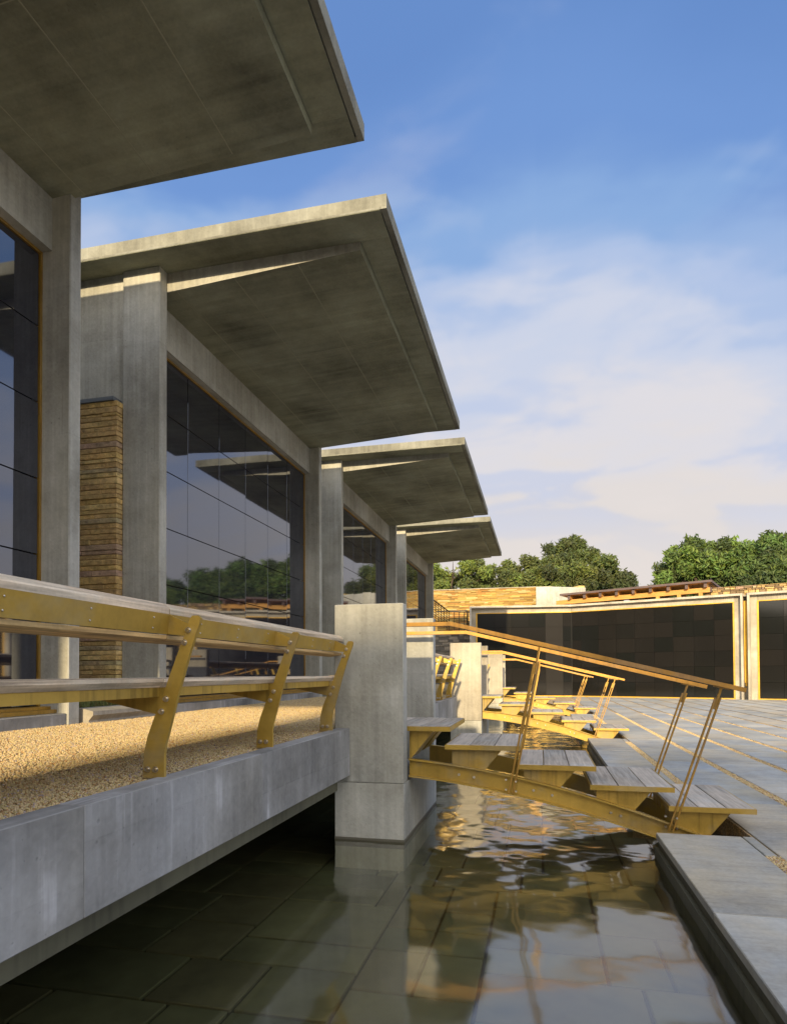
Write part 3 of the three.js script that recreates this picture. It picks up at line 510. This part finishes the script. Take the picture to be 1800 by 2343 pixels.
// terrace things above the wing
{
  // timber canopy
  const t = thing('timber_canopy', 'low timber canopy with dark roof and orange beam above the wing', 'canopy', [3.5, 2.9, 29.0]);
  const k = 0.017;
  const sl = (x0, x1, y0, y1, z0, z1) => { const g = lb(new THREE.Matrix4(), x0, x1, y0, y1, z0, z1); const p = g.attributes.position; for (let i = 0; i < p.count; i++) p.setY(i, p.getY(i) + k * (p.getX(i) + 0.6)); g.computeVertexNormals(); return g.applyMatrix4(FR); };
  const roof = part('roof', [sl(-0.62, 5.45, 3.462, 3.48, -4.2, -0.35)], M.timber, t, { grain: 'x' });
  part('fascia', [sl(-0.62, 5.47, 3.45, 3.535, -0.349, -0.29), sl(5.471, 5.53, 3.45, 3.535, -4.2, -0.29)], M.timberDark, t, { grain: 'x' });
  part('roofing', [sl(-0.62, 5.45, 3.4805, 3.51, -4.2, -0.35)], M.timberDark, t);
  for (let i = 0; i < 9; i++) { const x = -0.24 + i * 0.69; part('rafter', sl(x - 0.055, x + 0.055, 3.276, 3.4615, -4.1, -0.42), M.timber, t, { grain: 'z' }); part('rafter_end', sl(x - 0.056, x + 0.056, 3.272, 3.461, -0.4195, -0.40), M.timberDark, t); }
  part('beam', sl(-0.9, 5.42, 3.085, 3.2755, -0.75, -0.60), M.timber, t, { grain: 'x' });
  part('beam_end', sl(5.4205, 5.48, 3.085, 3.2755, -0.75, -0.60), M.timberDark, t);
  for (const x of [3.45, 4.27, 5.08]) part('post', sl(x - 0.07, x + 0.07, 2.85, 3.0845, -0.74, -0.61), M.timber, t, { grain: 'y' });
  part('back_wall', lb(FR, -0.9, 5.4, 2.2, 3.44, -4.3, -4.1), M.dark, t);
  struct('roof_terrace', [lb(FL, 0, 4.37, 2.5, 2.86, -2.5, -0.5), lb(FR, 0, 22, 2.5, 2.86, -6, -0.5)], M.pale);
}
{
  // rubble parapet: each stone its own
  const t = thing('rubble_wall', 'low wall of mixed tan rubble stones above the right-hand bay', 'wall', [8.5, 2.9, 26.6]);
  const core = part('wall_core', lb(FR, 5.2, 14.6, 2.4, 3.30, -1.22, -0.86), M.mortar, t);
  const r = rng(401), vis = []; let y = 2.90;
  for (const h of [0.10, 0.07, 0.12, 0.06, 0.085, 0.035]) {
    let x = 5.2; while (x < 9.6) { const tall = h > 0.08 && r() < 0.12, l = h < 0.04 ? 0.25 + r() * 0.5 : 0.09 + r() * 0.26; vis.push([x, x + l, y, y + h, r() * 0.05]); x += l; } y += h;
  }
  vis.forEach(([a, b, c, d, o], i) => part('stone', lb(FR, a + 0.009, b - 0.009, c + 0.007, d - 0.007, -0.95, -0.84 + o, 0.012), M.stones[[1, 3, 3, 4, 6, 1, 7, 7][(r() * 8) | 0]], core));
  const far = []; y = 2.90; for (const h of [0.1, 0.11, 0.12, 0.14]) { let x = 9.6; while (x < 14.5) { const l = 0.12 + r() * 0.3; far.push(lb(FR, x + 0.006, x + l - 0.006, y + 0.005, y + h - 0.005, -0.95, -0.84 + r() * 0.05, 0.012)); x += l; } y += h; }
  part('stonework', far, M.stones[2], t, { kind: 'stuff' });
}
// yellow ledge-stone building behind, thin courses joined into one part
function courses(F, x0, x1, y0, y1, z, seed, pal, hmin, hmax, lmin, lmax) {
  const r = rng(seed), out = []; let y = y0;
  while (y < y1) { const h = Math.min(hmin + r() * (hmax - hmin), y1 - y + 1e-3); let x = x0; while (x < x1) { const l = Math.min(lmin + r() * (lmax - lmin), x1 - x); if (l < 0.02) break;
    const g = lb(F, x + 0.004, x + l - 0.004, y + 0.004, y + h - 0.004, z - 0.06, z + r() * 0.05); const c = pal[(r() * pal.length) | 0], k = 0.7 + r() * 0.5, n = g.attributes.position.count, a = new Float32Array(n * 3); for (let i = 0; i < n; i++) { a[i * 3] = c[0] * k; a[i * 3 + 1] = c[1] * k; a[i * 3 + 2] = c[2] * k; } g.setAttribute('color', new THREE.BufferAttribute(a, 3)); out.push(g); x += l; } y += h; }
  return out;
}
const GOLD = [[0.40, 0.262, 0.070], [0.45, 0.310, 0.095], [0.35, 0.215, 0.055], [0.40, 0.205, 0.058], [0.46, 0.345, 0.150], [0.27, 0.165, 0.05]], RUB = [[0.13, 0.115, 0.095], [0.17, 0.15, 0.12], [0.10, 0.09, 0.075], [0.2, 0.17, 0.13]];
{
  const F = frameAt(-9, 31, 1, 0.02), t = thing('stone_building', 'golden ledge-stone wall lit by sun behind the farthest pavilion', 'building', [-4, PLAZA, 31]);
  part('wall', lb(F, 0, 8.83, B0, 4.12, -2.5, -0.061), M.mortar, t);
  part('stonework', courses(F, 0, 8.83, 1.8, 4.13, 0, 501, GOLD, 0.030, 0.065, 0.16, 0.65), M.yellowStone, t, { kind: 'stuff' });
  part('coping', lb(F, -0.02, 8.85, 4.131, 4.16, -0.5, 0.04), M.pale, t);
  const b = thing('concrete_block', 'plain pale concrete block with a corner, between golden stone and timber canopy', 'parapet', [0.6, 2.5, 30.3]);
  part('block', [prism([[-0.16, 2.3], [-0.16, 4.09], [0.58, 4.08], [0.58, 2.3]], 30.7, 33), lb(frameAt(0.581, 30.7, 1.5, 0.75), 0, 1.75, 2.3, 4.07, -0.9, -0.001)], M.concrete, b);
  part('stub', lb(frameAt(0.581, 30.7, 1.5, 0.75), 1.4, 1.72, 4.0705, 4.16, -0.5, -0.05), M.yellowStone.clone(), b).material.vertexColors = false;
  b.children[1].material.color.setRGB(0.55, 0.40, 0.15);
}
{
  // lower corner at the stair beside the wing: sunlit ledge stone above, shaded rubble below
  const F = frameAt(-4.7, 29.4, 1, 0.0), t = thing('stair_wall', 'short golden stone wall below the iron railing, left of the wing', 'wall', [-3.8, PLAZA, 29.4]);
  part('wall', lb(F, 0, 1.4, B0, 2.88, -0.5, -0.061), M.mortar, t);
  part('stonework', courses(F, 0, 1.39, 1.95, 2.88, 0, 511, GOLD, 0.045, 0.09, 0.25, 0.8), M.yellowStone, t, { kind: 'stuff' });
  part('coping', lb(F, -0.02, 1.42, 2.881, 2.93, -0.5, 0.05), M.iron, t);
  const G = frameAt(-6.5, 28.9, 1, 0.0), u = thing('retaining_wall', 'dark rubble retaining wall in shadow behind the middle bench', 'wall', [-4, PLAZA, 28.9]);
  part('wall', lb(G, 0, 3.42, B0, 1.9, -0.42, -0.061), M.mortar, u);
  part('stonework', courses(G, 0, 3.42, -0.9, 1.9, 0, 521, RUB, 0.07, 0.16, 0.15, 0.5), M.yellowStone, u, { kind: 'stuff' });
  part('drain_opening', lb(G, 2.05, 2.4, 0.62, 0.70, 0.0, 0.035), M.dark, u);
  // iron railing round the stair head
  const v = thing('iron_railing', 'dark iron railing with thin bars by the stair beside the farthest pavilion', 'railing', [-3.9, 1.9, 27]);
  const A = V3(-4.45, 3.16, -26.6), C = V3(-4.02, 2.80, -28.6), E = V3(-3.12, 2.76, -28.7), H = V3(-2.99, 2.92, -28.2);
  part('top_rail', [bar(A, C, 0.05, 0.04), bar(C, E, 0.05, 0.035), bar(E, H, 0.05, 0.04)], M.iron, v);
  const dn = (p, q) => p.clone().add(V3(0, -q, 0));
  for (const [p, q, n] of [[A, C, 6], [C, E, 4]]) for (let i = 0; i < n; i++) { const m = p.clone().lerp(q, i / n); part('baluster', bar(dn(m, 0.9), m, 0.03, 0.03), M.iron, v); }
  for (let i = 1; i < 9; i++) part('rail_bar', [bar(dn(A, i * 0.1), dn(C, i * 0.1), 0.016, 0.016), bar(dn(C, i * 0.1), dn(E, i * 0.1), 0.014, 0.014)], M.iron, v);
}

// ───────────────────────────── unseen building added behind the viewer, its outline set to shade the foreground ─────────────────────────────
{
  const t = thing('shade_building', 'unseen building added behind the viewer to shade the near court', 'building', [14, PLAZA, -25]);
  part('wall', bx(-1.72, 36, -1.2, 8.9, -33, -25), M.concrete, t);
  part('roof', bx(-1.75, 36.4, 8.9, 9.26, -33.3, -24.9), M.edge, t);
  for (let i = 0; i < 9; i++) part('window', bx(0.5 + i * 3.8, 2.9 + i * 3.8, 1, 5.5, -24.995, -24.93), M.glass, t);
}

// ───────────────────────────── trees beyond the wing ─────────────────────────────
const leafGeo = (() => {
  const r = rng(808), pos = [];
  for (let k = 0; k < 18; k++) {
    const c = V3(r() - 0.5, r() - 0.5, r() - 0.5).normalize().multiplyScalar(0.40 * Math.cbrt(r())), m = new THREE.Matrix4().makeRotationFromEuler(new THREE.Euler((r() - 0.5) * 2.2, r() * 6.283, (r() - 0.5) * 2.2)).setPosition(c.x, c.y, c.z);
    const L = 0.10 + r() * 0.07, w = 0.038 + r() * 0.022, v = [[-L, 0, 0], [0, 0.02, w], [L, -0.03, 0], [0, 0.02, -w]].map((q) => V3(...q).applyMatrix4(m));
    for (const i of [0, 1, 2, 0, 2, 3]) pos.push(v[i].x, v[i].y, v[i].z);
  }
  return fromTris(pos);
})();
M.leaf = new THREE.MeshPhysicalMaterial({ color: rgb(1, 1, 1), roughness: 0.75, transmission: 0.3, thickness: 0, side: THREE.DoubleSide });
function tree(name, label, [x, Z], blobs, density, tint, seed, scale = 1) {
  const t = thing(name, label, 'tree', [x, -1.9, Z], 'trees beyond the wing'), r = rng(seed);
  const low = Math.min(...blobs.map((b) => b[1] - b[3] * 0.6)), wood = [], crown = V3(x, low, -Z);
  const limb = (a, b, ra, rb) => { const d = V3().subVectors(b, a), g = new THREE.CylinderGeometry(rb, ra, d.length(), 7, 3, true).toNonIndexed(); g.translate(0, d.length() / 2, 0); g.applyQuaternion(new THREE.Quaternion().setFromUnitVectors(V3(0, 1, 0), d.normalize())); g.translate(a.x, a.y, a.z); wood.push(g); };
  limb(V3(x, -1.9, -Z), crown, 0.36, 0.24);
  for (const [bx_, by, bz, ry] of blobs) { const e = V3(x + bx_, by, -(Z + bz)); const mid = crown.clone().lerp(e, 0.5).add(V3((r() - 0.5) * 0.8, 0.3, (r() - 0.5) * 0.8)); limb(crown, mid, 0.17, 0.1); limb(mid, e, 0.1, 0.05); for (let k = 0; k < 3; k++) limb(mid.clone().lerp(e, 0.6), e.clone().add(V3((r() - 0.5) * ry * 1.5, (r() - 0.3) * ry, (r() - 0.5) * ry * 1.5)), 0.05, 0.015); }
  part('trunk', wood, M.bark, t);
  const mats = [], cols = [], q = new THREE.Quaternion();
  for (const [bx_, by, bz, ry, rx = ry] of blobs) {
    const tuft = []; const nT = Math.round(13 * density * Math.max(1, rx * ry / 1.6)); for (let k = 0; k < nT; k++) { const v = V3(r() - 0.5, r() - 0.42, r() - 0.5).normalize(); const f = 0.45 + 0.66 * Math.sqrt(r()); tuft.push([v.x * rx * f, v.y * ry * f, v.z * rx * f, 0.14 + r() * r() * 0.52, 0.42 + r() * 0.95]); }
    for (const [tx, ty, tz, tr, tk] of tuft) for (let k = 0; k < 8 + tr * 44; k++) {
      const v = V3(r() - 0.5, r() - 0.5, r() - 0.5).normalize().multiplyScalar(tr * (0.25 + 0.85 * r()) * Math.sqrt(ry)); v.y *= 0.6;
      q.setFromEuler(new THREE.Euler(r() * 6, r() * 6, r() * 6)); const sc = scale * (0.7 + r() * 0.7);
      mats.push(new THREE.Matrix4().compose(V3(bx_ + tx + v.x, by + ty + v.y + 1.9, -(bz + tz + v.z)), q, V3(sc, sc, sc)));
      const w = tk * (0.75 + r() * 0.5), y = r(); cols.push(rgb(tint[0] * w * (0.85 + 0.4 * y), tint[1] * w, tint[2] * w * (1.1 - 0.4 * y)));
    }
  }
  copies('crown', leafGeo, M.leaf, mats, cols, t);
}
tree('tree', 'light green open-crowned tree at left, beside the farthest pavilion', [-5.6, 44], [[-1.9, 6.2, 0, 1.5, 1.7], [-0.3, 7.0, 0.4, 1.5, 1.5], [1.1, 6.3, 0, 1.3, 1.3], [-0.6, 5.2, 0.5, 1.2, 1.9], [-3.4, 6.0, 0, 1.5, 1.6]], 0.36, [0.148, 0.206, 0.032], 1001);
tree('tree', 'dark low spreading tree between the light tree and the tallest one', [-1.2, 45], [[-1.6, 6.0, 0, 1.35, 1.6], [0.2, 6.3, -0.4, 1.3, 1.6], [1.5, 6.5, 0.4, 1.5, 1.5], [-0.4, 5.0, 0.3, 1.3, 2.4], [-2.7, 5.5, 0.4, 1.2, 1.2], [2.6, 5.6, 0, 1.3, 1.5]], 1.05, [0.083, 0.112, 0.020], 1002);
tree('tree', 'tallest dark round-crowned tree in the middle, behind the concrete block', [2.7, 47], [[-1.0, 8.2, 0, 1.3, 1.4], [0.6, 7.6, 0.3, 1.5, 1.7], [-1.8, 6.6, -0.4, 1.5, 1.7], [1.9, 6.6, 0, 1.4, 1.4], [0.2, 6.0, 0.5, 1.5, 2.3], [2.6, 5.5, 0.3, 1.2, 1.2], [-0.4, 8.6, 0.2, 0.75, 0.9]], 1.0, [0.073, 0.108, 0.020], 1003);
tree('tree', 'bushy mid-green tree just in front of the tallest one, above the pale concrete block', [0.9, 43.5], [[-0.4, 6.3, 0, 1.1, 1.3], [0.9, 6.4, 0, 1.1, 1.4], [2.2, 5.8, 0.3, 1.1, 1.3], [-1.4, 5.8, 0, 1.0, 1.1]], 0.9, [0.119, 0.161, 0.028], 1008);
tree('tree', 'small dark conifer-like tree at the left foot of the right-hand trees', [8.3, 46], [[0, 5.3, 0, 1.0, 1.1], [0.3, 6.3, 0, 0.9, 0.8], [-0.8, 4.8, 0, 0.7, 0.9], [1.1, 5.2, 0, 1.0, 1.0]], 0.9, [0.075, 0.120, 0.028], 1004, 0.85);
tree('tree', 'green airy tree with ragged top, left of the two large right-hand trees', [10.6, 45], [[-1.1, 7.3, 0, 0.95, 1.0], [-0.2, 6.6, 0.3, 1.2, 1.4], [1.1, 7.7, 0, 0.85, 0.9], [0.9, 6.5, -0.2, 1.3, 1.5], [-1.3, 6.1, 0.2, 1.0, 1.2], [0.2, 5.2, 0, 1.3, 2.2]], 0.56, [0.104, 0.176, 0.028], 1005, 1.15);
tree('tree', 'large full green tree cut by the right edge of the picture', [14.8, 45], [[-1.2, 6.9, 0, 1.5, 1.5], [0.6, 7.1, 0.3, 1.6, 1.7], [2.2, 6.8, 0, 1.5, 1.6], [-0.4, 5.8, 0, 1.5, 2.3], [2.0, 5.5, 0, 1.4, 1.8]], 1.15, [0.087, 0.158, 0.027], 1006, 1.15);
tree('tree', 'leafy tree outside the right edge, seen only mirrored in the glass', [21.5, 44], [[-1.0, 5.6, 0, 1.4, 1.6], [0.9, 6.0, 0.3, 1.5, 1.6], [0, 4.4, 0, 1.4, 2.4], [2.4, 5.0, 0, 1.3, 1.4]], 1.0, [0.087, 0.148, 0.027], 1007, 1.2);

renderer.render(scene, camera);
